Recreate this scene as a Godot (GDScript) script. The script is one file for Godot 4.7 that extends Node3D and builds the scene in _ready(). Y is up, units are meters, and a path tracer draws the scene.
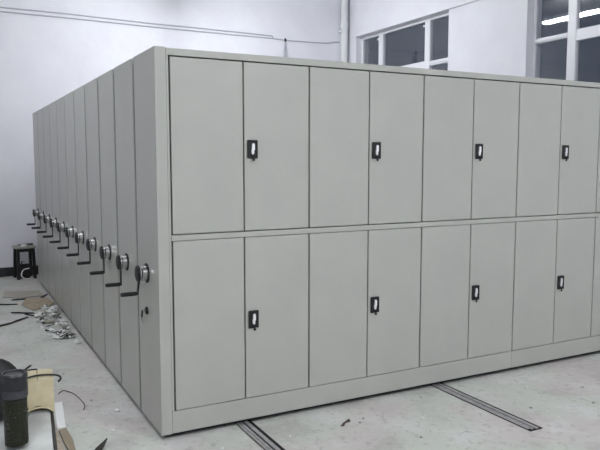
extends Node3D

# ------------------------------------------------------------------ helpers
var M := {}
var names_used := {}
var mesh_cache := {}
var rng := RandomNumberGenerator.new()

func numbered(n: String) -> String:
	if not names_used.has(n):
		names_used[n] = 0
		return n
	names_used[n] += 1
	return "%s_%03d" % [n, names_used[n]]

func new_st() -> SurfaceTool:
	var st := SurfaceTool.new()
	st.begin(Mesh.PRIMITIVE_TRIANGLES)
	st.set_smooth_group(-1)
	return st

# a triangle that faces away from ref
func tri(st: SurfaceTool, a: Vector3, b: Vector3, c: Vector3, ref: Vector3) -> void:
	var n := (a - c).cross(a - b)
	if n.dot((a + b + c) / 3.0 - ref) < 0.0:
		var t := b
		b = c
		c = t
	st.add_vertex(a)
	st.add_vertex(b)
	st.add_vertex(c)

func quad(st: SurfaceTool, a: Vector3, b: Vector3, c: Vector3, d: Vector3, ref: Vector3) -> void:
	tri(st, a, b, c, ref)
	tri(st, a, c, d, ref)

# box with chamfered edges, between corners lo and hi
func add_box(st: SurfaceTool, lo: Vector3, hi: Vector3, bev := 0.0, xf := Transform3D.IDENTITY) -> void:
	st.set_smooth_group(-1)
	var cen := (lo + hi) * 0.5
	var h := (hi - lo) * 0.5
	var b: float = min(bev, min(h.x, min(h.y, h.z)) * 0.9)
	var ref := xf * cen
	var pt := func(sx: int, sy: int, sz: int, ax: int) -> Vector3:
		var v := Vector3(sx * (h.x - b), sy * (h.y - b), sz * (h.z - b))
		v[ax] += (sx if ax == 0 else (sy if ax == 1 else sz)) * b
		return xf * (cen + v)
	for s in [-1, 1]:
		quad(st, pt.call(s, -1, -1, 0), pt.call(s, 1, -1, 0), pt.call(s, 1, 1, 0), pt.call(s, -1, 1, 0), ref)
		quad(st, pt.call(-1, s, -1, 1), pt.call(1, s, -1, 1), pt.call(1, s, 1, 1), pt.call(-1, s, 1, 1), ref)
		quad(st, pt.call(-1, -1, s, 2), pt.call(1, -1, s, 2), pt.call(1, 1, s, 2), pt.call(-1, 1, s, 2), ref)
	if b <= 0.0:
		return
	for s in [-1, 1]:
		for t in [-1, 1]:
			quad(st, pt.call(s, t, -1, 0), pt.call(s, t, 1, 0), pt.call(s, t, 1, 1), pt.call(s, t, -1, 1), ref)
			quad(st, pt.call(s, -1, t, 0), pt.call(s, 1, t, 0), pt.call(s, 1, t, 2), pt.call(s, -1, t, 2), ref)
			quad(st, pt.call(-1, s, t, 1), pt.call(1, s, t, 1), pt.call(1, s, t, 2), pt.call(-1, s, t, 2), ref)
			for w in [-1, 1]:
				tri(st, pt.call(s, t, w, 0), pt.call(s, t, w, 1), pt.call(s, t, w, 2), ref)

# profile of (radius, height) turned round the y axis, then moved by xf
func add_lathe(st: SurfaceTool, prof: Array, n := 24, xf := Transform3D.IDENTITY, smooth_all := false) -> void:
	for i in prof.size() - 1:
		st.set_smooth_group(1 if smooth_all else i + 1)
		var p: Vector2 = prof[i]
		var q: Vector2 = prof[i + 1]
		var nrm := Vector2(q.y - p.y, -(q.x - p.x))   # outward when the profile runs upward
		for k in n:
			var a := TAU * k / n
			var b := TAU * (k + 1) / n
			var p0 := Vector3(p.x * cos(a), p.y, p.x * sin(a))
			var p1 := Vector3(p.x * cos(b), p.y, p.x * sin(b))
			var q0 := Vector3(q.x * cos(a), q.y, q.x * sin(a))
			var q1 := Vector3(q.x * cos(b), q.y, q.x * sin(b))
			var m := (a + b) * 0.5
			var cen := (p0 + p1 + q0 + q1) * 0.25
			var ref := xf * (cen - Vector3(nrm.x * cos(m), nrm.y, nrm.x * sin(m)) * 0.5)
			if p.x > 1e-6:
				tri(st, xf * p0, xf * p1, xf * q1, ref)
			if q.x > 1e-6:
				tri(st, xf * p0, xf * q1, xf * q0, ref)
	st.set_smooth_group(-1)

# round bar along a path
func add_tube(st: SurfaceTool, path: Array, r: float, n := 8, caps := true) -> void:
	st.set_smooth_group(1)
	var rings := []
	var up := Vector3.UP
	for i in path.size():
		var d: Vector3
		if i == 0:
			d = path[1] - path[0]
		elif i == path.size() - 1:
			d = path[i] - path[i - 1]
		else:
			d = (path[i + 1] - path[i]).normalized() + (path[i] - path[i - 1]).normalized()
		d = d.normalized()
		if i == 0:
			up = Vector3.UP if abs(d.y) < 0.9 else Vector3.RIGHT
		var s := d.cross(up).normalized()
		up = s.cross(d).normalized()
		var ring := []
		for k in n:
			var a := TAU * k / n
			ring.append(path[i] + (s * cos(a) + up * sin(a)) * r)
		rings.append(ring)
	for i in path.size() - 1:
		var cen: Vector3 = (path[i] + path[i + 1]) * 0.5
		for k in n:
			var k2 := (k + 1) % n
			quad(st, rings[i][k], rings[i][k2], rings[i + 1][k2], rings[i + 1][k], cen)
	if caps:
		st.set_smooth_group(2)
		for e in [0, path.size() - 1]:
			var o: int = 1 if e == 0 else e - 1
			for k in n:
				tri(st, path[e], rings[e][k], rings[e][(k + 1) % n], path[o])
	st.set_smooth_group(-1)

# polygon in the xy plane pushed from z0 to z1, then moved by xf
func add_prism(st: SurfaceTool, poly: PackedVector2Array, z0: float, z1: float, xf := Transform3D.IDENTITY) -> void:
	st.set_smooth_group(-1)
	var mid := (z0 + z1) * 0.5
	var idx := Geometry2D.triangulate_polygon(poly)
	for t in range(0, idx.size(), 3):
		for z in [z0, z1]:
			var a := Vector3(poly[idx[t]].x, poly[idx[t]].y, z)
			var b := Vector3(poly[idx[t + 1]].x, poly[idx[t + 1]].y, z)
			var c := Vector3(poly[idx[t + 2]].x, poly[idx[t + 2]].y, z)
			var ref := (a + b + c) / 3.0
			ref.z = mid
			tri(st, xf * a, xf * b, xf * c, xf * ref)
	var cw := Geometry2D.is_polygon_clockwise(poly)
	for i in poly.size():
		var p := poly[i]
		var q := poly[(i + 1) % poly.size()]
		var out := (q - p).orthogonal()
		if cw:
			out = -out
		# orthogonal() gives (y, -x): outward for counter-clockwise in y-up
		var m := (p + q) * 0.5 - out * 0.01
		quad(st, xf * Vector3(p.x, p.y, z0), xf * Vector3(q.x, q.y, z0), xf * Vector3(q.x, q.y, z1), xf * Vector3(p.x, p.y, z1), xf * Vector3(m.x, m.y, mid))

func done(st: SurfaceTool, m: Material) -> ArrayMesh:
	st.generate_normals()
	st.set_material(m)
	return st.commit()

func put(called: String, mesh: Mesh, parent: Node = null, at := Vector3.ZERO) -> MeshInstance3D:
	var o := MeshInstance3D.new()
	o.mesh = mesh
	o.position = at
	o.cast_shadow = GeometryInstance3D.SHADOW_CASTING_SETTING_ON
	if parent == null:
		o.name = numbered(called)
		add_child(o)
	else:
		o.name = called
		parent.add_child(o, true)
	return o

func part(called: String, st: SurfaceTool, m: Material, parent: Node = null, at := Vector3.ZERO) -> MeshInstance3D:
	return put(called, done(st, m), parent, at)

func box_part(called: String, lo: Vector3, hi: Vector3, bev: float, m: Material, parent: Node = null) -> MeshInstance3D:
	# equal boxes share one mesh
	var cen := (lo + hi) * 0.5
	var size := hi - lo
	var key := "%s %.4f %d" % [size.snapped(Vector3.ONE * 0.0005), bev, m.get_instance_id()]
	if not mesh_cache.has(key):
		var st := new_st()
		add_box(st, -size * 0.5, size * 0.5, bev)
		mesh_cache[key] = done(st, m)
	return put(called, mesh_cache[key], parent, cen)

func thing(called: String, label: String, category: String, at := Vector3.ZERO, group := "") -> Node3D:
	var o := Node3D.new()
	o.name = numbered(called)
	add_child(o)
	o.position = at
	tag(o, label, category, group)
	return o

func tag(o: Node, label: String, category: String, group := "") -> Node:
	o.set_meta("label", label)
	o.set_meta("category", category)
	if group != "":
		o.set_meta("group", group)
	return o

func struct(o: Node) -> Node:
	o.set_meta("kind", "structure")
	return o

# ------------------------------------------------------------------ materials
func mat(col: Color, rough: float, metal := 0.0) -> StandardMaterial3D:
	var m := StandardMaterial3D.new()
	m.albedo_color = col
	m.roughness = rough
	m.metallic = metal
	return m

# mottled colour texture out of layered noise; stops: Gradient colours
func noise_tex(size: int, freq: float, seed_: int, lo: Color, hi: Color, octaves := 4, low_at := 0.0, high_at := 1.0) -> ImageTexture:
	var n := FastNoiseLite.new()
	n.seed = seed_
	n.frequency = freq
	n.fractal_octaves = octaves
	var im := n.get_seamless_image(size, size)
	var out := Image.create(size, size, true, Image.FORMAT_RGB8)
	for y in size:
		for x in size:
			var v: float = im.get_pixel(x, y).r
			v = clamp((v - low_at) / (high_at - low_at), 0.0, 1.0)
			out.set_pixel(x, y, lo.lerp(hi, v))
	out.generate_mipmaps()
	return ImageTexture.create_from_image(out)

func bump_tex(size: int, freq: float, seed_: int, strength: float, octaves := 3) -> ImageTexture:
	var n := FastNoiseLite.new()
	n.seed = seed_
	n.frequency = freq
	n.fractal_octaves = octaves
	var im := n.get_seamless_image(size, size)
	im.convert(Image.FORMAT_RGBA8)
	im.bump_map_to_normal_map(strength)
	im.generate_mipmaps()
	return ImageTexture.create_from_image(im)

func world_map(m: StandardMaterial3D, metres: float) -> void:
	m.uv1_triplanar = true
	m.uv1_world_triplanar = true
	m.uv1_scale = Vector3.ONE / metres

func floor_texture(size: int) -> ImageTexture:
	var big := FastNoiseLite.new()
	big.seed = 11
	big.frequency = 0.006
	big.fractal_octaves = 5
	var fine := FastNoiseLite.new()
	fine.seed = 29
	fine.frequency = 0.06
	fine.fractal_octaves = 4
	var tint := FastNoiseLite.new()
	tint.seed = 47
	tint.frequency = 0.004
	tint.fractal_octaves = 2
	var crack := FastNoiseLite.new()
	crack.seed = 5
	crack.frequency = 0.012
	crack.fractal_type = FastNoiseLite.FRACTAL_RIDGED
	crack.fractal_octaves = 3
	var ib := big.get_seamless_image(size, size)
	var jf := fine.get_seamless_image(size, size)
	var it := tint.get_seamless_image(size, size)
	var ic := crack.get_seamless_image(size, size)
	var out := Image.create(size, size, true, Image.FORMAT_RGB8)
	var pink := Color(0.808, 0.785, 0.768)
	var grey := Color(0.802, 0.815, 0.778)
	for y in size:
		for x in size:
			var c := pink.lerp(grey, smoothstep(0.3, 0.7, it.get_pixel(x, y).r))
			var b: float = ib.get_pixel(x, y).r
			c = c.lerp(Color(0.86, 0.858, 0.845), smoothstep(0.5, 0.85, b) * 0.7)
			c = c.lerp(Color(0.70, 0.69, 0.67), smoothstep(0.42, 0.12, b) * 0.55)
			var f: float = jf.get_pixel(x, y).r
			c = c.lerp(Color(0.64, 0.625, 0.61), smoothstep(0.40, 0.1, f) * 0.5)
			c = c.lerp(Color(0.87, 0.865, 0.855), smoothstep(0.64, 0.95, f) * 0.4)
			var k: float = ic.get_pixel(x, y).r
			c = c.lerp(Color(0.58, 0.56, 0.55), smoothstep(0.88, 0.99, k) * 0.4)
			out.set_pixel(x, y, c)
	out.generate_mipmaps()
	return ImageTexture.create_from_image(out)

func make_materials() -> void:
	var p := mat(Color(1, 1, 1), 0.42)
	p.albedo_texture = noise_tex(256, 0.012, 3, Color(0.668, 0.672, 0.642), Color(0.686, 0.688, 0.657))
	p.roughness = 0.4
	p.normal_enabled = true
	p.normal_texture = bump_tex(256, 0.01, 8, 1.2)
	p.normal_scale = 0.12
	world_map(p, 1.3)
	M.paint = p
	var pe := p.duplicate()
	pe.roughness = 0.3
	M.panel_paint = pe
	M.black = mat(Color(0.035, 0.035, 0.042), 0.5)
	M.rubber = mat(Color(0.06, 0.06, 0.06), 0.8)
	M.chrome = mat(Color(0.8, 0.8, 0.8), 0.16, 1.0)
	M.lever = mat(Color(0.93, 0.93, 0.93), 0.3, 0.35)
	M.steel = mat(Color(0.78, 0.775, 0.78), 0.45, 0.3)
	M.steel.albedo_texture = noise_tex(128, 0.05, 17, Color(0.8, 0.79, 0.78), Color(1, 1, 1))
	world_map(M.steel, 0.4)
	M.dark_steel = mat(Color(0.16, 0.155, 0.155), 0.55, 0.4)
	var w := mat(Color(1, 1, 1), 0.85)
	w.albedo_texture = noise_tex(512, 0.008, 21, Color(0.905, 0.90, 0.93), Color(0.93, 0.928, 0.95), 5)
	w.normal_enabled = true
	w.normal_texture = bump_tex(256, 0.03, 31, 2.0)
	w.normal_scale = 0.15
	world_map(w, 2.6)
	M.wall = w
	M.ceiling = mat(Color(0.9, 0.9, 0.91), 0.9)
	var f := mat(Color(1, 1, 1), 0.62)
	f.albedo_texture = floor_texture(1024)
	f.normal_enabled = true
	f.normal_texture = bump_tex(512, 0.04, 41, 3.0)
	f.normal_scale = 0.25
	world_map(f, 4.3)
	M.floor = f
	M.skirting = mat(Color(0.13, 0.125, 0.14), 0.6)
	M.frame_white = mat(Color(0.92, 0.92, 0.94), 0.35)
	var g := mat(Color(0.3, 0.33, 0.38, 0.05), 0.02)
	g.transparency = BaseMaterial3D.TRANSPARENCY_ALPHA
	M.glass = g
	M.pipe = mat(Color(0.9, 0.905, 0.91), 0.45)
	M.cable_grey = mat(Color(0.74, 0.74, 0.77), 0.5)
	M.cable_black = mat(Color(0.045, 0.042, 0.045), 0.45)
	M.wire_brown = mat(Color(0.32, 0.25, 0.22), 0.6)
	M.table_top = mat(Color(1, 1, 1), 0.4)
	M.table_top.albedo_texture = noise_tex(256, 0.01, 61, Color(0.68, 0.69, 0.675), Color(0.80, 0.81, 0.80), 5)
	world_map(M.table_top, 0.5)
	M.table_edge = mat(Color(0.08, 0.075, 0.075), 0.5)
	M.carton = mat(Color(1, 1, 1), 0.75)
	M.carton.albedo_texture = noise_tex(128, 0.03, 71, Color(0.71, 0.665, 0.535), Color(0.77, 0.73, 0.61))
	world_map(M.carton, 0.2)
	M.cardboard = mat(Color(1, 1, 1), 0.9)
	M.cardboard.albedo_texture = noise_tex(128, 0.03, 72, Color(0.63, 0.575, 0.49), Color(0.72, 0.67, 0.58))
	world_map(M.cardboard, 0.5)
	M.faded = mat(Color(0.71, 0.69, 0.64), 0.9)
	M.paper = mat(Color(0.93, 0.93, 0.915), 0.8)
	M.film = mat(Color(0.9, 0.9, 0.9), 0.25)
	M.paper_grey = mat(Color(0.55, 0.55, 0.54), 0.8)
	M.scrap_dark = mat(Color(0.17, 0.16, 0.15), 0.7)
	M.wood = mat(Color(1, 1, 1), 0.7)
	M.wood.albedo_texture = noise_tex(128, 0.04, 73, Color(0.60, 0.54, 0.46), Color(0.76, 0.72, 0.66))
	world_map(M.wood, 0.3)
	M.rust_wood = mat(Color(0.60, 0.55, 0.47), 0.8)
	M.bag = mat(Color(0.055, 0.05, 0.055), 0.6)
	M.cap = mat(Color(0.06, 0.06, 0.08), 0.4)
	M.cap_band = mat(Color(0.17, 0.17, 0.195), 0.35)
	M.tea = mat(Color(0.11, 0.11, 0.06), 0.9)
	M.tea.metallic_specular = 0.1
	M.leaf = mat(Color(0.045, 0.06, 0.03), 0.5)
	var bg := mat(Color(0.3, 0.33, 0.28, 0.05), 0.03)
	bg.transparency = BaseMaterial3D.TRANSPARENCY_ALPHA
	bg.metallic_specular = 0.25
	M.bottle_glass = bg
	M.stool_dark = mat(Color(0.075, 0.07, 0.075), 0.5)
	M.stool_seat = mat(Color(0.62, 0.62, 0.58), 0.6)
	var tb := mat(Color(1, 1, 1), 0.4)
	tb.emission_enabled = true
	tb.emission = Color(0.94, 0.97, 1.0)
	tb.emission_energy_multiplier = 10.0
	M.tube = tb

# ------------------------------------------------------------------ lamps
func tube_lamp(x: float, z: float, label: String, energy := 1.0) -> void:
	var y := 4.2
	var t := thing("tube_lamp", label, "lamp", Vector3(x, y, z), "hanging fluorescent battens")
	box_part("housing", Vector3(-0.07, 0.0, -0.62), Vector3(0.07, 0.05, 0.62), 0.006, M.frame_white, t)
	for s in [-1, 1]:
		box_part("end_cap", Vector3(-0.06, -0.045, s * 0.61 - 0.01), Vector3(0.06, 0.0, s * 0.61 + 0.01), 0.003, M.frame_white, t)
		var st := new_st()
		add_tube(st, [Vector3(s * 0.035, -0.025, -0.6), Vector3(s * 0.035, -0.025, 0.6)], 0.016, 12)
		part("fluorescent_tube", st, M.tube, t)
		var sc := new_st()
		add_tube(sc, [Vector3(0, 0.05, s * 0.45), Vector3(0, 0.398, s * 0.45)], 0.006, 6)
		part("suspension_rod", sc, M.steel, t)
	# bare tubes throw light down and to both sides
	for face in [[Vector3(0, -0.05, 0), Vector3(-90, 0, 0), 0.07, 0.8], [Vector3(0.065, -0.025, 0), Vector3(0, -90, 0), 0.022, 0.7], [Vector3(-0.065, -0.025, 0), Vector3(0, 90, 0), 0.022, 0.7]]:
		var l := AreaLight3D.new()
		l.name = "tube_glow"
		l.light_color = Color(0.97, 0.985, 1.0)
		l.light_energy = LAMP_ENERGY * energy * face[3]
		l.area_size = Vector2(face[2], 1.2) if face[2] > 0.05 else Vector2(1.2, face[2])
		l.area_range = 30.0
		l.area_attenuation = 2.0
		l.shadow_enabled = true
		l.position = face[0]
		l.rotation_degrees = face[1]
		t.add_child(l, true)

const LAMP_ENERGY := 6.3

# ------------------------------------------------------------------ dimensions (metres)
const COLW := 0.9          # one column of doors
const NCOL := 5
const MID := 0.4514        # seam between the two doors of a column
const XS := -0.084         # outer face of the end panels
const XE := 4.584
const YB := 0.025          # underside, clear of the floor
const YT := 2.281
const YPL := 0.1735        # top of plinth
const YM0 := 1.1845
const YM1 := 1.2165
const YD := 2.234
const D0 := 0.5073
const D := 0.5456
const GAP := 0.034
const XR := 5.2735         # right wall face
const ZB := -6.62          # back wall face
const XL := -6.2
const ZF := 6.4
const YC := 4.6

# end panel with rounded vertical edges; local z runs 0 .. -depth
func end_panel(x0: float, x1: float, depth: float, r_front: float, r_back: float) -> SurfaceTool:
	var st := new_st()
	var poly := PackedVector2Array()
	# the outline in (x, z) with the outer face at x0
	var pts := []
	for k in 5:
		var a := PI * 0.5 * k / 4.0
		pts.append(Vector2(x0 + r_front - r_front * sin(a), -(r_front - r_front * cos(a))))
	for k in 5:
		var a := PI * 0.5 * k / 4.0
		pts.append(Vector2(x0 + r_back - r_back * cos(a), -(depth - r_back + r_back * sin(a))))
	pts.append(Vector2(x1, -depth))
	pts.append(Vector2(x1, 0))
	for q in pts:
		poly.append(q)
	# prism runs along local z -> world y
	var xf := Transform3D(Basis(Vector3(1, 0, 0), Vector3(0, 0, 1), Vector3(0, 1, 0)), Vector3.ZERO)
	add_prism(st, poly, YB + 0.012, YT, xf)
	return st

func crank(unit: Node3D, zc: float, lean: float) -> void:
	var y := 0.968
	# axis of every lathe runs along -x
	var ax := Transform3D(Basis(Vector3(0, 1, 0), Vector3(-1, 0, 0), Vector3(0, 0, 1)), Vector3.ZERO)
	var key := "crank"
	if not mesh_cache.has(key):
		var a := new_st()
		add_lathe(a, [Vector2(0, 0), Vector2(0.047, 0), Vector2(0.047, 0.030), Vector2(0.041, 0.036), Vector2(0.041, 0.046), Vector2(0, 0.046)], 28, ax)
		mesh_cache["crank"] = done(a, M.chrome)
		var b := new_st()
		add_lathe(b, [Vector2(0, 0), Vector2(0.060, 0), Vector2(0.060, 0.006), Vector2(0.054, 0.010), Vector2(0, 0.010)], 28, ax)
		mesh_cache["crank_ring"] = done(b, M.dark_steel)
		var c := new_st()
		add_lathe(c, [Vector2(0, 0.0), Vector2(0.050, 0.0), Vector2(0.050, 0.008), Vector2(0.045, 0.014), Vector2(0.028, 0.019), Vector2(0.0, 0.021)], 28, ax)
		mesh_cache["crank_cover"] = done(c, M.black)
		var d := new_st()
		var arm := PackedVector2Array([Vector2(-0.014, 0.0), Vector2(-0.009, -0.150), Vector2(-0.004, -0.158), Vector2(0.004, -0.158), Vector2(0.009, -0.150), Vector2(0.014, 0.0)])
		add_prism(d, arm, 0.0, 0.008, Transform3D(Basis(Vector3(0, 0, 1), Vector3(0, 1, 0), Vector3(-1, 0, 0)), Vector3.ZERO))
		mesh_cache["crank_arm"] = done(d, M.dark_steel)
		var e := new_st()
		add_lathe(e, [Vector2(0, 0), Vector2(0.009, 0.0), Vector2(0.013, 0.006), Vector2(0.0135, 0.09), Vector2(0.011, 0.1), Vector2(0, 0.103)], 16, ax)
		mesh_cache["crank_grip"] = done(e, M.black)
	var hub := put("hand_crank", mesh_cache["crank"], unit, Vector3(XS - 0.004, y, zc))
	put("mounting_ring", mesh_cache["crank_ring"], hub, Vector3(0.006, 0, 0))
	put("crank_cover", mesh_cache["crank_cover"], hub, Vector3(-0.046, 0, 0))
	var am := put("crank_arm", mesh_cache["crank_arm"], hub, Vector3(-0.036, 0, 0))
	am.rotation.x = lean
	put("grip", mesh_cache["crank_grip"], hub, Vector3(-0.042, -0.149 * cos(lean), -0.149 * sin(lean)))

func door_handle(door: Node3D, at: Vector3) -> void:
	if not mesh_cache.has("plate"):
		var st := new_st()
		add_box(st, Vector3(-0.033, -0.055, 0), Vector3(0.033, 0.055, 0.009), 0.004)
		add_box(st, Vector3(-0.033, 0.049, 0.009), Vector3(0.033, 0.055, 0.013), 0.002)
		add_box(st, Vector3(-0.033, -0.055, 0.009), Vector3(-0.027, 0.055, 0.013), 0.002)
		add_box(st, Vector3(0.027, -0.055, 0.009), Vector3(0.033, 0.055, 0.013), 0.002)
		mesh_cache["plate"] = done(st, M.black)
		var lv := new_st()
		var poly := PackedVector2Array([Vector2(-0.004, 0.034), Vector2(0.006, 0.036), Vector2(0.011, 0.028), Vector2(0.011, -0.002), Vector2(0.007, -0.010), Vector2(0.006, -0.026), Vector2(0.000, -0.032), Vector2(-0.008, -0.026), Vector2(-0.010, -0.006), Vector2(-0.006, 0.004), Vector2(-0.006, 0.02)])
		add_prism(lv, poly, 0.009, 0.018)
		mesh_cache["lever"] = done(lv, M.lever)
		var k := new_st()
		var ax := Transform3D(Basis(Vector3(1, 0, 0), Vector3(0, 0, 1), Vector3(0, -1, 0)), Vector3(0.003, -0.047, 0.009))
		add_lathe(k, [Vector2(0, 0), Vector2(0.006, 0), Vector2(0.006, 0.006), Vector2(0, 0.006)], 14, ax)
		add_box(k, Vector3(0.0015, -0.052, 0.013), Vector3(0.0045, -0.042, 0.021), 0.0008)
		add_lathe(k, [Vector2(0, -0.0012), Vector2(0.009, -0.0012), Vector2(0.009, 0.0012), Vector2(0, 0.0012)], 14, Transform3D(Basis(Vector3(1, 0, 0), Vector3(0, 0, 1), Vector3(0, -1, 0)), Vector3(0.003, -0.062, 0.017)))
		mesh_cache["key"] = done(k, M.black)
	put("handle_plate", mesh_cache["plate"], door, at).set_meta("label", "black rectangular handle plate")
	put("handle_lever", mesh_cache["lever"], door, at).set_meta("label", "pale metal turning lever")
	put("key", mesh_cache["key"], door, at)

func front_unit() -> void:
	var u := thing("mobile_shelving_unit", "front grey steel mobile shelving unit with paired locked doors in two rows", "cabinet", Vector3.ZERO, "mobile shelving units pushed together")
	var dep := D0 - GAP
	part("end_panel", end_panel(XS, -0.02, dep, 0.003, 0.010), M.panel_paint, u)
	var er := box_part("end_panel", Vector3(4.52, YB, -dep), Vector3(XE, YT, 0), 0.003, M.panel_paint, u)
	er.name = "end_panel_001"
	# shell behind the doors
	var yi := YT - 0.004
	box_part("back_panel", Vector3(-0.02, YB, -dep), Vector3(4.52, yi, -dep + 0.02), 0.001, M.paint, u)
	box_part("top_panel", Vector3(-0.02, YD + 0.02, -dep + 0.02), Vector3(4.52, yi, -0.02), 0.001, M.paint, u)
	box_part("bottom_panel", Vector3(-0.02, 0.10, -dep + 0.02), Vector3(4.52, 0.13, -0.02), 0.001, M.paint, u)
	for k in range(1, NCOL):
		box_part("divider", Vector3(k * COLW - 0.012, 0.13, -dep + 0.02), Vector3(k * COLW + 0.012, YD + 0.02, -0.06), 0.001, M.paint, u)
	# face frame
	box_part("stile", Vector3(-0.0185, YPL + 0.001, -0.03), Vector3(-0.0045, YD + 0.003, 0), 0.0015, M.paint, u)
	box_part("stile", Vector3(4.5045, YPL + 0.001, -0.03), Vector3(4.5185, YD + 0.003, 0), 0.0015, M.paint, u)
	box_part("top_rail", Vector3(-0.0185, YD + 0.0035, -0.02), Vector3(4.5185, yi, 0), 0.002, M.paint, u)
	box_part("middle_rail", Vector3(-0.004, YM0, -0.026), Vector3(4.504, YM1, 0), 0.002, M.paint, u)
	box_part("plinth", Vector3(-0.0185, YB + 0.014, -0.02), Vector3(2.699, YPL - 0.002, 0), 0.002, M.paint, u)
	box_part("plinth", Vector3(2.7015, YB + 0.014, -0.02), Vector3(4.5185, YPL - 0.002, 0), 0.002, M.paint, u)
	# doors: two a column, two rows
	for row in 2:
		var y0: float = YPL + 0.002 if row == 0 else YM1 + 0.006
		var y1: float = YM0 - 0.0035 if row == 0 else YD - 0.004
		for k in NCOL:
			var x := k * COLW
			box_part("door", Vector3(x + 0.0052, y0, -0.018), Vector3(x + MID - 0.0043, y1, -0.0005), 0.0022, M.paint, u)
			var d := box_part("door", Vector3(x + MID + 0.0043, y0, -0.018), Vector3(x + COLW - 0.0052, y1, -0.0005), 0.0022, M.paint, u)
			var hy: float = 0.671 if row == 0 else 1.715
			door_handle(d, Vector3(x + 0.505, hy, 0.0) - d.position)
	# carriage that runs on the rails
	box_part("base_beam", Vector3(-0.055, 0.013, -0.07), Vector3(4.55, 0.0365, -0.035), 0.002, M.rubber, u)
	box_part("base_beam", Vector3(-0.055, 0.013, -dep + 0.01), Vector3(-0.03, 0.0365, -0.071), 0.002, M.rubber, u)
	for x in [0.455, 2.0, 3.6]:
		box_part("wheel_carriage", Vector3(x - 0.025, 0.022, -dep + 0.05), Vector3(x + 0.025, 0.0995, -0.075), 0.004, M.dark_steel, u)
	crank(u, -0.254, 0.45)
	# lock under the crank with a ring of keys
	var ax := Transform3D(Basis(Vector3(0, 1, 0), Vector3(-1, 0, 0), Vector3(0, 0, 1)), Vector3.ZERO)
	var ls := new_st()
	add_lathe(ls, [Vector2(0, 0), Vector2(0.024, 0), Vector2(0.024, 0.006), Vector2(0.017, 0.014), Vector2(0, 0.014)], 20, ax)
	var lock := part("lock", ls, M.black, u, Vector3(XS, 0.735, -0.262))
	var ks := new_st()
	add_box(ks, Vector3(-0.022, -0.002, -0.005), Vector3(-0.012, 0.002, 0.005), 0.001)
	add_lathe(ks, [Vector2(0, -0.002), Vector2(0.012, -0.002), Vector2(0.012, 0.002), Vector2(0, 0.002)], 16, Transform3D(Basis(Vector3(1, 0, 0), Vector3(0, 0, 1), Vector3(0, -1, 0)), Vector3(-0.030, 0, 0)))
	part("key", ks, M.chrome, lock)
	var kr := new_st()
	var ring := []
	for k in 17:
		var a := TAU * k / 16.0
		ring.append(Vector3(-0.034 + 0.003 * cos(a), -0.016 + 0.018 * cos(a), 0.016 * sin(a)))
	add_tube(kr, ring, 0.003, 6, false)
	part("key_ring", kr, M.black, lock)
	box_part("key", Vector3(-0.037, -0.078, 0.004), Vector3(-0.033, -0.036, 0.026), 0.001, M.chrome, lock)
	box_part("key", Vector3(-0.032, -0.070, -0.030), Vector3(-0.028, -0.030, -0.006), 0.001, M.black, lock)

const ORD := ["second", "third", "fourth", "fifth", "sixth", "seventh", "eighth", "ninth", "tenth", "eleventh"]

func plain_units() -> void:
	var dep := D - GAP
	var u := thing("mobile_shelving_unit", "", "cabinet", Vector3(0, 0, -D0), "mobile shelving units pushed together")
	part("end_panel", end_panel(XS, -0.02, dep, 0.004, 0.012), M.panel_paint, u)
	box_part("end_panel", Vector3(4.52, YB, -dep), Vector3(XE, YT, 0), 0.003, M.panel_paint, u)
	box_part("shelf_body", Vector3(-0.0195, 0.13, -dep + 0.004), Vector3(4.5195, YT - 0.004, -0.004), 0.002, M.paint, u)
	box_part("plinth", Vector3(-0.0195, YB, -dep + 0.004), Vector3(4.5195, 0.129, -0.004), 0.002, M.paint, u)
	box_part("base_beam", Vector3(-0.055, 0.013, -dep + 0.004), Vector3(-0.021, 0.0365, -0.002), 0.002, M.rubber, u)
	for x in [0.455, 2.0, 3.6]:
		box_part("wheel_carriage", Vector3(x - 0.025, 0.017, -dep + 0.05), Vector3(x + 0.025, 0.0245, -0.05), 0.002, M.dark_steel, u)
	# rubber buffer that keeps the closed panels apart
	box_part("rubber_seal", Vector3(XS + 0.008, YB + 0.01, 0.0005), Vector3(-0.03, YT - 0.03, GAP - 0.0005), 0.002, M.rubber, u)
	crank(u, -dep * 0.5, 0.0)
	for i in 10:
		var o: Node3D = u
		if i > 0:
			o = u.duplicate()
			o.name = numbered("mobile_shelving_unit")
			add_child(o)
			o.position = Vector3(0, 0, -D0 - i * D)
		var lab := "plain grey shelving unit with hand crank, %s counted back from the doored unit" % ORD[i]
		if i == 9:
			lab = "plain grey shelving unit with hand crank, last of the row, beside the stool"
		o.set_meta("label", lab)

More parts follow.
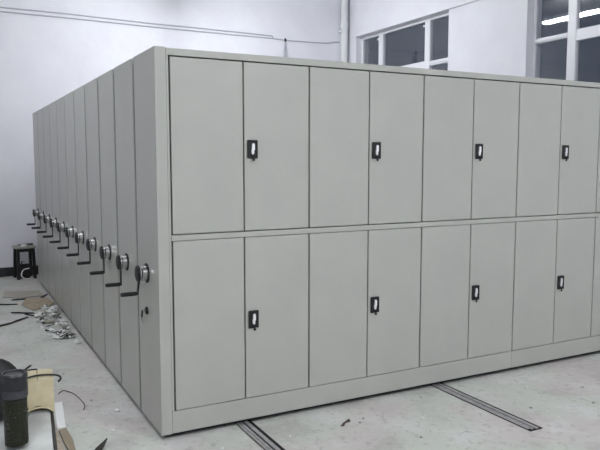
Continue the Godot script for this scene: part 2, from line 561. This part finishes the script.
# ------------------------------------------------------------------ room
func room() -> void:
	var t := 0.25
	struct(box_part("floor", Vector3(XL - t, -0.2, ZB - t), Vector3(XR + t, 0.0, ZF + t), 0.0, M.floor))
	struct(box_part("ceiling", Vector3(XL - t, YC, ZB - t), Vector3(XR + t, YC + 0.2, ZF + t), 0.0, M.ceiling))
	struct(box_part("wall_back", Vector3(XL - t, 0, ZB - t), Vector3(XR + t, YC, ZB), 0.0, M.wall))
	struct(box_part("wall_left", Vector3(XL - t, 0, ZB), Vector3(XL, YC, ZF), 0.0, M.wall))
	struct(box_part("wall_front", Vector3(XL - t, 0, ZF), Vector3(XR + t, YC, ZF + t), 0.0, M.wall))
	# window wall with two openings
	var st := new_st()
	var wins := [[-6.31, -3.885], [-2.42, 0.005]]
	var y0 := 0.95
	var y1 := 3.79
	add_box(st, Vector3(XR, 0, ZB), Vector3(XR + t, y0, ZF))
	add_box(st, Vector3(XR, y1, ZB), Vector3(XR + t, YC, ZF))
	var z := ZB
	for w in wins:
		add_box(st, Vector3(XR, y0, z), Vector3(XR + t, y1, w[0]))
		z = w[1]
	add_box(st, Vector3(XR, y0, z), Vector3(XR + t, y1, ZF))
	struct(part("wall_right", st, M.wall))
	var n := 1
	for w in wins:
		window("window_%d" % n, w[0], w[1], y0, y1)
		n += 1
	# beam over the windows
	struct(box_part("trim_1", Vector3(XR - 0.035, y1, -6.31), Vector3(XR - 0.0005, YC - 0.001, ZF - 0.001), 0.004, M.wall))
	struct(box_part("baseboard_back", Vector3(XL + 0.001, 0.001, ZB + 0.0005), Vector3(XR - 0.001, 0.13, ZB + 0.014), 0.003, M.skirting))
	struct(box_part("baseboard_right", Vector3(XR - 0.014, 0.001, ZB + 0.015), Vector3(XR - 0.0005, 0.13, ZF - 0.001), 0.003, M.skirting))

func window(called: String, z0: float, z1: float, y0: float, y1: float) -> void:
	var o := Node3D.new()
	o.name = called
	add_child(o)
	struct(o)
	var xa := XR + 0.105      # room side of the frame
	var xb := XR + 0.165
	var f := 0.04
	var e := 0.0015
	# outer frame
	var st := new_st()
	add_box(st, Vector3(xa, y0 + e, z0 + e), Vector3(xb, y1 - e, z0 + f), 0.004)
	add_box(st, Vector3(xa, y0 + e, z1 - f), Vector3(xb, y1 - e, z1 - e), 0.004)
	add_box(st, Vector3(xa, y1 - f, z0 + f), Vector3(xb, y1 - e, z1 - f), 0.004)
	add_box(st, Vector3(xa, y0 + e, z0 + f), Vector3(xb, y0 + f, z1 - f), 0.004)
	part("window_frame", st, M.frame_white, o)
	var mz := [z0 + 0.59, z1 - 0.605]
	for m in mz:
		box_part("mullion", Vector3(xa - 0.004, y0 + f, m - 0.06), Vector3(xb, y1 - f, m + 0.06), 0.005, M.frame_white, o)
	var bays := [[z0 + f, mz[0] - 0.06, 0.06], [mz[0] + 0.06, mz[1] - 0.06, 0.13], [mz[1] + 0.06, z1 - f, 0.07]]
	for b in bays:
		var yt: float = 3.165 if b[2] > 0.1 else 3.15
		box_part("transom", Vector3(xa + 0.002, yt - b[2], b[0]), Vector3(xb - 0.004, yt, b[1]), 0.005, M.frame_white, o)
		if b[2] < 0.1:
			box_part("sash_bead", Vector3(xa - 0.010, yt - 0.045, b[0]), Vector3(xa + 0.0015, yt - 0.025, b[1]), 0.003, M.frame_white, o)
		box_part("pane", Vector3(xa + 0.026, yt + 0.0005, b[0] + 0.0005), Vector3(xa + 0.032, y1 - f - 0.0005, b[1] - 0.0005), 0.0, M.glass, o)
		box_part("pane", Vector3(xa + 0.026, y0 + f + 0.0005, b[0] + 0.0005), Vector3(xa + 0.032, yt - b[2] - 0.0005, b[1] - 0.0005), 0.0, M.glass, o)
		box_part("window_catch", Vector3(xa + 0.006, y1 - f - 0.075, b[1] - 0.06), Vector3(xa + 0.0255, y1 - f - 0.04, b[1] - 0.025), 0.006, M.frame_white, o)
	# sill
	box_part("window_sill", Vector3(XR - 0.02, y0 + 0.0005, z0 + e), Vector3(xa - 0.0005, y0 + 0.03, z1 - e), 0.004, M.frame_white, o)

func wall_services() -> void:
	# riser pipe in the corner
	var st := new_st()
	var px := 5.165
	var pz := ZB + 0.085
	add_lathe(st, [Vector2(0.06, 0.0), Vector2(0.06, YC - 0.002)], 28, Transform3D(Basis.IDENTITY, Vector3(px, 0.001, pz)))
	var pipe := thing("riser_pipe", "white painted vertical pipe in the corner beside the window", "pipe", Vector3.ZERO)
	part("pipe", st, M.pipe, pipe)
	var cs := new_st()
	add_lathe(cs, [Vector2(0.0605, -0.05), Vector2(0.070, -0.05), Vector2(0.072, -0.03), Vector2(0.068, 0.04), Vector2(0.0605, 0.045)], 28, Transform3D(Basis.IDENTITY, Vector3(px, 4.03, pz)))
	part("coupling", cs, M.pipe, pipe)
	# the bracket that holds the pipe to the wall
	box_part("bracket", Vector3(px - 0.075, 3.90, ZB + 0.001), Vector3(px - 0.058, 3.94, pz + 0.03), 0.002, M.pipe, pipe)
	# two cables clipped along the back wall
	var r := 0.009
	var zc := ZB + r + 0.001
	var a := new_st()
	add_tube(a, [Vector3(XL + 0.01, 3.778, zc), Vector3(0.552, 3.772, zc), Vector3(1.75, 3.752, zc), Vector3(2.53, 3.752, zc), Vector3(3.78, 3.742, zc), Vector3(3.80, 3.735, zc), Vector3(3.81, 3.715, zc)], r, 8)
	tag(part("wall_cable", a, M.cable_grey), "upper grey cable running along the back wall, ending short of the pipe", "cable", "cables on the back wall")
	var b := new_st()
	add_tube(b, [Vector3(XL + 0.01, 3.712, zc), Vector3(0.55, 3.715, zc), Vector3(1.73, 3.703, zc), Vector3(2.53, 3.700, zc), Vector3(3.80, 3.699, zc), Vector3(4.04, 3.690, zc), Vector3(4.5, 3.697, zc), Vector3(4.85, 3.705, zc), Vector3(4.98, 3.735, zc), Vector3(5.096, 3.745, zc)], r, 8)
	tag(part("wall_cable", b, M.cable_grey), "lower grey cable along the back wall that reaches the corner pipe", "cable", "cables on the back wall")
	# loop of wire hanging from the lower cable
	var c := new_st()
	var loop := []
	for k in 19:
		var f := k / 18.0
		var s := sin(PI * f)
		loop.append(Vector3(4.03 + (f - 0.5) * 0.02 + 0.028 * sin(TAU * f) , 3.70 - 0.36 * s, zc + 0.014 + 0.01 * s))
	add_tube(c, loop, 0.011, 6)
	var hl := thing("hanging_wire", "short loop of wire hanging from the back wall cable", "wire", Vector3.ZERO)
	part("loop", c, M.cable_grey, hl)
	var d := new_st()
	add_box(d, Vector3(4.015, 3.66, zc + 0.009), Vector3(4.045, 3.715, zc + 0.03), 0.004)
	part("clip", d, M.scrap_dark, hl)

func floor_rail(x: float, z_end: float, label: String) -> void:
	var t := thing("floor_rail", label, "rail", Vector3(x, 0, 0), "floor rails under the shelving")
	var z0 := -6.05
	box_part("base_plate", Vector3(-0.052, 0.0005, z0), Vector3(0.052, 0.005, z_end), 0.001, M.rubber, t)
	box_part("rail_bar", Vector3(-0.002, 0.0055, z0), Vector3(0.024, 0.012, z_end - 0.004), 0.002, M.steel, t)
	box_part("rail_bar", Vector3(-0.031, 0.0055, z0), Vector3(-0.013, 0.011, z_end - 0.010), 0.002, M.steel, t)
	box_part("side_strip", Vector3(-0.051, 0.0055, z0), Vector3(-0.0335, 0.010, z_end - 0.025), 0.0015, M.steel, t)
	for s in [1]:
		for k in 3:
			var b := new_st()
			add_lathe(b, [Vector2(0.004, 0), Vector2(0.004, 0.003), Vector2(0.003, 0.0045), Vector2(0, 0.0045)], 8, Transform3D(Basis.IDENTITY, Vector3(0.038 if s > 0 else -0.035, 0.0052, z_end - 0.05 - 0.35 * k)))
			part("bolt", b, M.dark_steel, t)

# ------------------------------------------------------------------ table with things on it
const TH := 0.76
func table_group() -> void:
	var t := thing("work_table", "white topped work table with a dark edge, holding bottle and carton", "table", Vector3(-1.472, 0, 1.58))
	t.rotation.y = 0.0
	var hx := 0.6
	# the right edge runs from (-0.824, 1.15) to (-0.874, 1.63)
	t.rotation.y = -0.10
	box_part("table_top", Vector3(-hx, TH - 0.026, -0.44), Vector3(hx - 0.006, TH, 0.46), 0.002, M.table_top, t)
	box_part("edge_band", Vector3(hx - 0.0055, TH - 0.028, -0.44), Vector3(hx + 0.0045, TH + 0.0015, 0.46), 0.002, M.table_edge, t)
	for sx in [-1, 1]:
		for sz in [-1, 1]:
			box_part("leg", Vector3(sx * 0.54 - 0.02, 0.0005, sz * 0.39 - 0.02), Vector3(sx * 0.54 + 0.02, TH - 0.0265, sz * 0.39 + 0.02), 0.003, M.dark_steel, t)
	for sz in [-1, 1]:
		box_part("apron", Vector3(-0.5195, TH - 0.09, sz * 0.39 - 0.01), Vector3(0.5195, TH - 0.0265, sz * 0.39 + 0.01), 0.002, M.dark_steel, t)
	# bottle of tea
	var b := thing("tea_bottle", "clear tea bottle with dark lid and leaves, standing on the white table", "bottle", Vector3(-0.977, TH + 0.0005, 1.548))
	var g := new_st()
	add_lathe(g, [Vector2(0, 0.0), Vector2(0.032, 0.0), Vector2(0.0355, 0.004), Vector2(0.0355, 0.150), Vector2(0.033, 0.156), Vector2(0.0312, 0.156), Vector2(0.033, 0.149), Vector2(0.033, 0.012), Vector2(0, 0.012)], 36, Transform3D.IDENTITY)
	part("glass_body", g, M.bottle_glass, b)
	var l := new_st()
	add_lathe(l, [Vector2(0, 0.0125), Vector2(0.0325, 0.0125), Vector2(0.0325, 0.148), Vector2(0, 0.148)], 32)
	part("tea", l, M.tea, b)
	var lf := new_st()
	rng.seed = 77
	for k in 60:
		var a := rng.randf() * TAU
		var y := rng.randf_range(0.02, 0.12)
		var e := Transform3D(Basis.from_euler(Vector3(rng.randf() * 0.8, -a + PI / 2, rng.randf() * TAU)), Vector3(0.0315 * cos(a), y, 0.0315 * sin(a)))
		add_box(lf, Vector3(-0.006, -0.003, -0.0007), Vector3(0.006, 0.003, 0.0007), 0.0, e)
	part("tea_leaves", lf, M.leaf, b).set_meta("kind", "stuff")
	var cb := new_st()
	add_lathe(cb, [Vector2(0, 0.1565), Vector2(0.0355, 0.1565), Vector2(0.0362, 0.160), Vector2(0.0362, 0.180), Vector2(0, 0.180)], 36)
	part("collar", cb, M.cap_band, b)
	var cp := new_st()
	add_lathe(cp, [Vector2(0, 0.1805), Vector2(0.036, 0.1805), Vector2(0.0362, 0.205), Vector2(0.037, 0.212), Vector2(0.037, 0.224), Vector2(0.034, 0.229), Vector2(0.030, 0.229), Vector2(0.028, 0.224), Vector2(0.0, 0.224)], 36)
	part("lid", cp, M.cap, b)
	var cl := new_st()
	for s in [1]:
		add_tube(cl, [Vector3(s * 0.026, 0.2235, -0.012), Vector3(s * 0.026, 0.232, -0.006), Vector3(s * 0.026, 0.232, 0.008), Vector3(s * 0.026, 0.2235, 0.014)], 0.003, 6)
	part("carry_loop", cl, M.cap_band, b)
	b.scale = Vector3(1.05, 1.03, 1.05)
	# cream carton, upside down with an arched hand hole at the lower edge
	var c := thing("cream_carton", "cream carton with arched opening at its lower edge, beside the tea bottle", "box", Vector3(-0.878, TH + 0.0005, 1.222))
	c.rotation.y = -0.09
	var w := 0.052
	var hh := 0.116
	var dd := 0.064
	var fp := PackedVector2Array([Vector2(-w, 0.0), Vector2(-w + 0.010, 0.0)])
	for k in 11:
		var f := k / 10.0
		fp.append(Vector2(lerp(-w + 0.012, w - 0.010, f), 0.026 * pow(sin(PI * f), 0.6) + 0.002 * sin(f * 17.0)))
	fp.append(Vector2(w, 0.0))
	fp.append(Vector2(w, hh))
	fp.append(Vector2(-w, hh))
	var cf := new_st()
	add_prism(cf, fp, dd - 0.003, dd)
	part("front_wall", cf, M.carton, c)
	box_part("back_wall", Vector3(-w, 0, -dd), Vector3(w, hh, -dd + 0.003), 0.0008, M.carton, c)
	box_part("side_wall", Vector3(w - 0.003, 0, -dd + 0.0032), Vector3(w, hh, dd - 0.0032), 0.0008, M.carton, c)
	box_part("side_wall", Vector3(-w, 0, -dd + 0.0032), Vector3(-w + 0.003, hh, dd - 0.0032), 0.0008, M.carton, c)
	for s in [-1, 1]:
		var x0: float = -w if s < 0 else 0.001
		box_part("top_flap", Vector3(x0, hh + 0.0002, -dd), Vector3(x0 + w - 0.001, hh + 0.003, dd), 0.0008, M.carton, c)
	# torn flap curling outward under the arch
	var fl := new_st()
	var pts := []
	for k in 11:
		var f := k / 10.0
		pts.append(Vector3(lerp(-w + 0.01, w - 0.006, f), 0.003 + 0.022 * pow(sin(PI * f), 0.6), dd + 0.004 + 0.010 * sin(PI * f)))
	add_tube(fl, pts, 0.0035, 6)
	part("torn_edge", fl, M.carton, c)
	# black soft bag behind the bottle
	var bg := thing("black_bag", "black soft bag lying behind the tea bottle", "bag", Vector3(-1.09, TH + 0.0005, 1.31))
	bg.rotation.y = 0.0
	var bs := new_st()
	bs.set_smooth_group(1)
	var nu := 28
	var nv := 14
	var grid := []
	for v in nv + 1:
		var row := []
		var ph := PI * v / nv
		for k in nu:
			var a := TAU * k / nu
			var rr := pow(sin(ph), 0.45)
			var bump := 1.0 + 0.04 * sin(3.0 * a + 1.0) + 0.03 * sin(5.0 * a + 4.0 * ph)
			var y := 0.108 - 0.108 * cos(ph)
			y = max(y, 0.0)
			row.append(Vector3(0.145 * rr * cos(a) * bump, y * (1.0 + 0.05 * cos(2 * a)) , 0.075 * rr * sin(a) * bump))
		grid.append(row)
	for v in nv:
		for k in nu:
			var k2 := (k + 1) % nu
			quad(bs, grid[v][k], grid[v][k2], grid[v + 1][k2], grid[v + 1][k], Vector3(0, 0.09, 0))
	part("body", bs, M.bag, bg)
	var hs := new_st()
	var hp := []
	for k in 13:
		var a := PI * k / 12.0
		hp.append(Vector3(-0.07 * cos(a), 0.205 + 0.028 * sin(a), 0.008))
	add_tube(hs, hp, 0.006, 8)
	part("handle", hs, M.bag, bg)
	var zs := new_st()
	var zp := []
	for k in 13:
		var f := lerpf(-0.105, 0.105, k / 12.0)
		zp.append(Vector3(f, 0.213 - 3.6 * f * f, 0.0))
	add_tube(zs, zp, 0.004, 6)
	part("zip", zs, M.dark_steel, bg)
	# black cable from the bag over the carton
	var k := new_st()
	var yt := TH + hh + 0.0105
	add_tube(k, smooth_path([Vector3(-0.935, yt + 0.0, 1.283), Vector3(-0.905, yt + 0.0, 1.258), Vector3(-0.87, yt + 0.0, 1.252), Vector3(-0.835, yt - 0.001, 1.262), Vector3(-0.812, yt - 0.004, 1.275), Vector3(-0.808, yt - 0.010, 1.295), Vector3(-0.818, yt - 0.013, 1.312)], 5), 0.0035, 8)
	tag(part("black_cable", k, M.cable_black), "black cable lying across the top of the cream carton", "cable")

func smooth_path(pts: Array, sub: int) -> Array:
	var out := []
	for i in pts.size() - 1:
		var p0: Vector3 = pts[max(i - 1, 0)]
		var p1: Vector3 = pts[i]
		var p2: Vector3 = pts[i + 1]
		var p3: Vector3 = pts[min(i + 2, pts.size() - 1)]
		for k in sub:
			out.append(p1.cubic_interpolate(p2, p0, p3, float(k) / sub))
	out.append(pts[-1])
	return out

# ------------------------------------------------------------------ stool by the back wall
func stool_group() -> void:
	var s := thing("stool", "small dark stool with a pale top standing against the back wall", "stool", Vector3(-0.215, 0, -6.36))
	s.rotation.y = 0.12
	var h := 0.46
	box_part("seat", Vector3(-0.135, h - 0.03, -0.13), Vector3(0.135, h, 0.13), 0.006, M.stool_seat, s)
	for sx in [-1, 1]:
		for sz in [-1, 1]:
			var st := new_st()
			var a := Vector3(sx * 0.10, h - 0.031, sz * 0.10)
			var b := Vector3(sx * 0.11, 0.001, sz * 0.115)
			var xf := Transform3D(Basis(Vector3(1, 0, 0), Vector3((a - b).x / 0.43, 1, (a - b).z / 0.43), Vector3(0, 0, 1)), b)
			add_box(st, Vector3(-0.019, 0, -0.019), Vector3(0.019, 0.428, 0.019), 0.003, xf)
			part("leg", st, M.stool_dark, s)
	for sz in [-1, 1]:
		box_part("stretcher", Vector3(-0.09, 0.14, sz * 0.11 - 0.011), Vector3(0.09, 0.172, sz * 0.11 + 0.011), 0.002, M.stool_dark, s)
		box_part("apron", Vector3(-0.085, h - 0.075, sz * 0.104 - 0.009), Vector3(0.085, h - 0.031, sz * 0.104 + 0.009), 0.002, M.stool_dark, s)
	# tools on the seat
	var p := thing("pliers", "black handled pliers lying on the pale stool top", "tool", Vector3(-0.215, h + 0.001, -6.38))
	for k in [-1, 1]:
		var st := new_st()
		add_tube(st, [Vector3(0.0, 0.012, 0), Vector3(0.03, 0.014, k * 0.018), Vector3(0.12, 0.016, k * 0.03)], 0.010, 8)
		part("grip", st, M.cable_black, p)
	var j := new_st()
	add_box(j, Vector3(-0.07, 0.002, -0.014), Vector3(0.005, 0.020, 0.014), 0.005)
	part("jaw", j, M.dark_steel, p)
	var r := thing("tape_roll", "pale roll of tape lying on the stool top beside the pliers", "roll", Vector3(-0.225, h + 0.001, -6.285))
	var rs := new_st()
	add_lathe(rs, [Vector2(0.026, 0.0), Vector2(0.042, 0.0), Vector2(0.042, 0.022), Vector2(0.026, 0.022), Vector2(0.026, 0.0)], 24)
	part("tape", rs, M.paper, r)
	var d := thing("drill_case", "black case on the floor between the legs of the stool", "case", Vector3(-0.215, 0, -6.36))
	box_part("lower_shell", Vector3(-0.065, 0.001, -0.05), Vector3(0.065, 0.20, -0.001), 0.008, M.stool_dark, d)
	box_part("upper_shell", Vector3(-0.065, 0.001, 0.001), Vector3(0.065, 0.20, 0.05), 0.008, M.stool_dark, d)
	var hd := new_st()
	add_tube(hd, [Vector3(-0.04, 0.195, 0), Vector3(-0.04, 0.235, 0), Vector3(0.04, 0.235, 0), Vector3(0.04, 0.195, 0)], 0.009, 8)
	part("handle", hd, M.stool_dark, d)
	# white strap hung on the stretcher
	var ss := new_st()
	add_tube(ss, smooth_path([Vector3(-0.15, 0.012, -6.195), Vector3(-0.22, 0.012, -6.19), Vector3(-0.275, 0.06, -6.19), Vector3(-0.25, 0.14, -6.192), Vector3(-0.17, 0.16, -6.193)], 5), 0.008, 8)
	tag(part("white_strap", ss, M.paper), "white plastic strap bent into a hook between the stool legs", "strap")

# ------------------------------------------------------------------ rubbish on the floor
func sheet(called: String, label: String, cat: String, pts: Array, thick: float, m: Material, y := 0.001, grp := "", curl := 0.0) -> void:
	# a flat offcut: outline in floor metres, bent up by curl at its far corners
	var cen := Vector2.ZERO
	for p in pts:
		cen += p
	cen /= pts.size()
	var st := new_st()
	var poly := PackedVector2Array()
	for p in pts:
		poly.append(p)
	var n := poly.size()
	var ref := Vector3(cen.x, y + thick * 0.5, cen.y)
	for i in n:
		var a := poly[i]
		var b := poly[(i + 1) % n]
		var ya := y + curl * (0.5 + 0.5 * sin(i * 2.4))
		var yb := y + curl * (0.5 + 0.5 * sin(((i + 1) % n) * 2.4))
		tri(st, Vector3(cen.x, y + thick, cen.y), Vector3(a.x, ya + thick, a.y), Vector3(b.x, yb + thick, b.y), ref - Vector3(0, 9, 0))
		tri(st, Vector3(cen.x, y, cen.y), Vector3(a.x, ya, a.y), Vector3(b.x, yb, b.y), ref + Vector3(0, 9, 0))
		quad(st, Vector3(a.x, ya, a.y), Vector3(b.x, yb, b.y), Vector3(b.x, yb + thick, b.y), Vector3(a.x, ya + thick, a.y), ref)
	tag(part(called, st, m), label, cat, grp)

func crumple(seed_: int, size: Vector3) -> ArrayMesh:
	var r := RandomNumberGenerator.new()
	r.seed = seed_
	var st := new_st()
	var nu := 7
	var nv := 4
	var g := []
	for v in nv + 1:
		var row := []
		var ph := PI * v / nv
		for k in nu:
			var a := TAU * k / nu
			var q := r.randf_range(0.6, 1.15) if (v > 0 and v < nv) else 1.0
			row.append(Vector3(size.x * sin(ph) * cos(a) * q, max(0.0, size.y * (0.5 - 0.5 * cos(ph)) * (q if v > 0 else 0.0)), size.z * sin(ph) * sin(a) * q))
		g.append(row)
	for v in nv:
		for k in nu:
			var k2 := (k + 1) % nu
			quad(st, g[v][k], g[v][k2], g[v + 1][k2], g[v + 1][k], Vector3(0, size.y * 0.45, 0))
	var m := [M.paper, M.paper, M.paper_grey, M.paper, M.cardboard][seed_ % 5] as Material
	return done(st, m)

func floor_litter() -> void:
	# flattened cardboard against the shelving
	sheet("cardboard_sheet", "flat tan cardboard sheet lying against the foot of the shelving", "cardboard", [Vector2(-0.44, -4.42), Vector2(-0.36, -4.74), Vector2(-0.12, -4.72), Vector2(-0.10, -4.30), Vector2(-0.17, -4.20), Vector2(-0.36, -4.05)], 0.005, M.cardboard, 0.001, "", 0.02)
	sheet("cardboard_sheet", "pale faded cardboard sheet farther back, towards the stool", "cardboard", [Vector2(-0.60, -5.0), Vector2(-0.55, -5.35), Vector2(-0.16, -5.25), Vector2(-0.14, -4.86), Vector2(-0.40, -4.84)], 0.004, M.faded, 0.001, "", 0.012)
	# dark strips
	var strips := [
		[Vector2(-0.80, -4.62), Vector2(-0.48, -4.47), 0.022, "dark strip lying flat, next to the tan cardboard's far left corner"],
		[Vector2(-0.52, -4.76), Vector2(-0.31, -4.75), 0.020, "short dark strip at the back edge of the tan cardboard"],
		[Vector2(-0.58, -4.04), Vector2(-0.36, -3.90), 0.024, "dark strip at the front edge of the tan cardboard"],
		[Vector2(-0.78, -3.42), Vector2(-0.60, -3.55), 0.030, "jagged dark strip lying alone on the bare floor"],
		[Vector2(-0.60, -3.56), Vector2(-0.44, -3.74), 0.022, "thin dark strip touching the end of the jagged strip"],
		[Vector2(-0.20, -4.72), Vector2(-0.10, -4.93), 0.024, "small dark strip between the cardboard sheet and the shelving"],
		[Vector2(-0.46, -3.86), Vector2(-0.37, -3.72), 0.012, "narrow dark splinter lying at the edge of the paper heap"]]
	for s in strips:
		var a: Vector2 = s[0]
		var b: Vector2 = s[1]
		var d := (b - a).normalized()
		var n: Vector2 = d.orthogonal() * (float(s[2]) * 0.5)
		sheet("dark_strip", s[3], "strip", [a - n * 0.6, a.lerp(b, 0.35) - n * 1.1, a.lerp(b, 0.7) - n * 0.7, b - n * 0.4, b + n * 0.5, a.lerp(b, 0.6) + n * 1.2, a.lerp(b, 0.25) + n * 0.8, a + n * 0.7], 0.012, M.scrap_dark, 0.008 if s[2] < 0.02 else 0.001, "dark strips on the floor", 0.004)
	# heap of torn paper and film by the shelving: scraps side by side
	var kinds := []
	for k in 10:
		kinds.append(crumple(100 + k, Vector3(0.030 + 0.003 * (k % 4), 0.035 + 0.008 * (k % 3), 0.040 + 0.003 * (k % 5))))
	rng.seed = 4242
	var looks := [["white", M.paper], ["white", M.paper], ["grey", M.paper_grey], ["white", M.paper], ["dark", M.scrap_dark], ["white", M.film], ["pale brown", M.faded]]
	for k in 98:
		var f := pow(rng.randf(), 0.85)
		var z := lerpf(-4.20, -2.66, f)
		var reach := 0.12 if f < 0.25 else (0.23 if f < 0.8 else 0.17)
		var c := Vector2(-0.128 - rng.randf() * (reach + 0.02), z)
		var a0 := rng.randf() * TAU
		var long := rng.randf_range(0.032, 0.056)
		var slim := rng.randf_range(0.25, 0.8)
		var pts := []
		for q in 6:
			var a := TAU * q / 6.0
			var v := Vector2(cos(a), sin(a) * slim) * long * rng.randf_range(0.65, 1.15)
			v = v.rotated(a0)
			v.x = min(v.x, -0.092 - c.x)
			pts.append(c + v)
		var look: Array = looks[k % 7]
		sheet("packing_scrap", "%s torn scrap of packing in the heap at the foot of the shelving" % look[0], "scrap", pts, 0.0025, look[1], 0.001 + 0.0006 * (k % 40), "%s scraps in the packing heap" % look[0], rng.randf_range(0.012, 0.04))
	var loner := put("paper_scrap", kinds[3], null, Vector3(-0.15, 0.001, -2.45))
	loner.scale = Vector3.ONE * 1.1
	tag(loner, "single white scrap just past the paper heap, touching the shelving", "scrap")
	var chip := put("paper_scrap", kinds[5], null, Vector3(-0.205, 0.001, -0.62))
	chip.scale = Vector3(0.9, 0.35, 0.6)
	tag(chip, "small pale flake on the floor alongside the second shelving unit", "scrap")
	# offcuts beside the table
	var pl := box_part("white_plank", Vector3(-0.026, 0, -0.23), Vector3(0.026, 0.022, 0.23), 0.002, M.paper)
	pl.position = Vector3(-0.557, 0.0125, -0.68)
	pl.rotation.y = -0.10
	tag(pl, "short white plank lying on the floor past the table", "plank")
	sheet("board_offcut", "long beige board offcut lying on the floor near the white plank", "plank", [Vector2(-0.70, 0.06), Vector2(-0.615, 0.06), Vector2(-0.608, -0.40), Vector2(-0.618, -0.62), Vector2(-0.65, -0.85), Vector2(-0.675, -0.5)], 0.02, M.wood, 0.001, "", 0.0)
	sheet("bark_scrap", "rough brown wood scrap at the end of the white plank", "scrap", [Vector2(-0.598, -0.43), Vector2(-0.555, -0.43), Vector2(-0.545, -0.25), Vector2(-0.558, -0.08), Vector2(-0.585, -0.05), Vector2(-0.597, -0.2)], 0.014, M.rust_wood, 0.001, "", 0.008)
	sheet("wood_splinter", "long dark splinter lying alone on the floor between plank and shelving", "scrap", [Vector2(-0.50, 0.03), Vector2(-0.45, -0.06), Vector2(-0.36, -0.19), Vector2(-0.375, -0.15), Vector2(-0.43, -0.01), Vector2(-0.46, 0.05)], 0.01, M.scrap_dark, 0.001, "", 0.008)
	sheet("torn_rubber", "small torn brown shred on the open floor between the two rails", "scrap", [Vector2(0.985, 0.300), Vector2(1.02, 0.262), Vector2(1.06, 0.255), Vector2(1.075, 0.215), Vector2(1.055, 0.225), Vector2(1.03, 0.240), Vector2(1.0, 0.262), Vector2(0.965, 0.29)], 0.003, M.wire_brown, 0.001, "", 0.003)
	# wires
	var w := new_st()
	add_tube(w, smooth_path([Vector3(-0.50, 0.004, -1.14), Vector3(-0.46, 0.004, -1.19), Vector3(-0.41, 0.004, -1.10), Vector3(-0.385, 0.004, -0.96), Vector3(-0.378, 0.004, -0.82), Vector3(-0.40, 0.004, -0.74)], 5), 0.0028, 6)
	tag(part("thin_wire", w, M.wire_brown), "thin brown wire curving across the floor near the white plank", "wire")
	var q := new_st()
	add_tube(q, smooth_path([Vector3(-0.70, 0.006, -1.75), Vector3(-0.60, 0.008, -1.93), Vector3(-0.66, 0.010, -1.80), Vector3(-0.57, 0.010, -1.78), Vector3(-0.66, 0.012, -1.62), Vector3(-0.58, 0.012, -1.60), Vector3(-0.60, 0.007, -1.47), Vector3(-0.54, 0.007, -1.49)], 5), 0.006, 6)
	tag(part("wire_tangle", q, M.scrap_dark), "tangled dark wire on the floor beyond the cream carton", "wire")
	# crumbs of mortar over the open floor
	var crumb := []
	for k in 4:
		var cm := crumple(300 + k * 5 + [0, 2, 2, 0][k], Vector3(0.011, 0.009, 0.014))
		crumb.append(cm)
	rng.seed = 909
	var spots := [Vector2(0.62, 0.28), Vector2(1.10, 0.30), Vector2(1.16, 0.25), Vector2(1.50, 0.42), Vector2(1.64, 0.52), Vector2(1.72, 0.12), Vector2(2.25, 0.62), Vector2(2.28, 0.83), Vector2(2.55, 0.30), Vector2(1.3, 0.66), Vector2(2.9, 0.5), Vector2(0.2, 0.25), Vector2(-0.3, -0.3), Vector2(-0.32, -0.9), Vector2(-0.4, -1.6), Vector2(-0.5, -2.2), Vector2(-0.32, -2.4), Vector2(2.7, 0.75)]
	for k in spots.size():
		var o := put("mortar_crumb", crumb[k % 4], null, Vector3(spots[k].x, 0.0005, spots[k].y))
		o.rotation.y = rng.randf() * TAU
		o.scale = Vector3.ONE * rng.randf_range(0.6, 1.1)
		tag(o, "tiny crumb of debris lying on the bare concrete floor", "crumb", "crumbs on the concrete floor")

# ------------------------------------------------------------------ scene
func _ready() -> void:
	var cam := Camera3D.new()
	cam.name = "camera"
	add_child(cam)
	cam.position = Vector3(-1.1327, 1.6406, 3.7232)
	cam.rotation_degrees = Vector3(-5.4222, -27.8295, 0)
	cam.fov = 37.262
	cam.near = 0.05
	cam.far = 60.0
	cam.current = true
	var we := WorldEnvironment.new()
	we.name = "environment"
	var env := Environment.new()
	env.background_mode = Environment.BG_COLOR
	env.background_color = Color(0.17, 0.21, 0.265)      # night outside the windows
	env.tonemap_mode = Environment.TONE_MAPPER_LINEAR
	env.tonemap_exposure = 1.0
	env.sdfgi_enabled = true
	env.ssao_enabled = true
	env.ssil_enabled = true
	we.environment = env
	add_child(we)
	make_materials()
	tube_lamp(2.1, -4.68, "fluorescent batten hanging over the shelving, the one mirrored in the window", 0.8)
	tube_lamp(2.1, 4.2, "fluorescent batten hanging over the open floor before the doors", 1.2)
	tube_lamp(-2.0, 4.2, "fluorescent batten hanging over the work table", 1.0)
	tube_lamp(-0.7, -2.2, "fluorescent batten hanging over the aisle beside the hand cranks", 0.5)
	room()
	wall_services()
	for r in [[0.455, 0.92, "steel floor rail coming out under the first pair of doors"], [2.0, 0.90, "steel floor rail coming out under the third pair of doors"]]:
		floor_rail(r[0], r[1], r[2])
	front_unit()
	plain_units()
	table_group()
	stool_group()
	floor_litter()
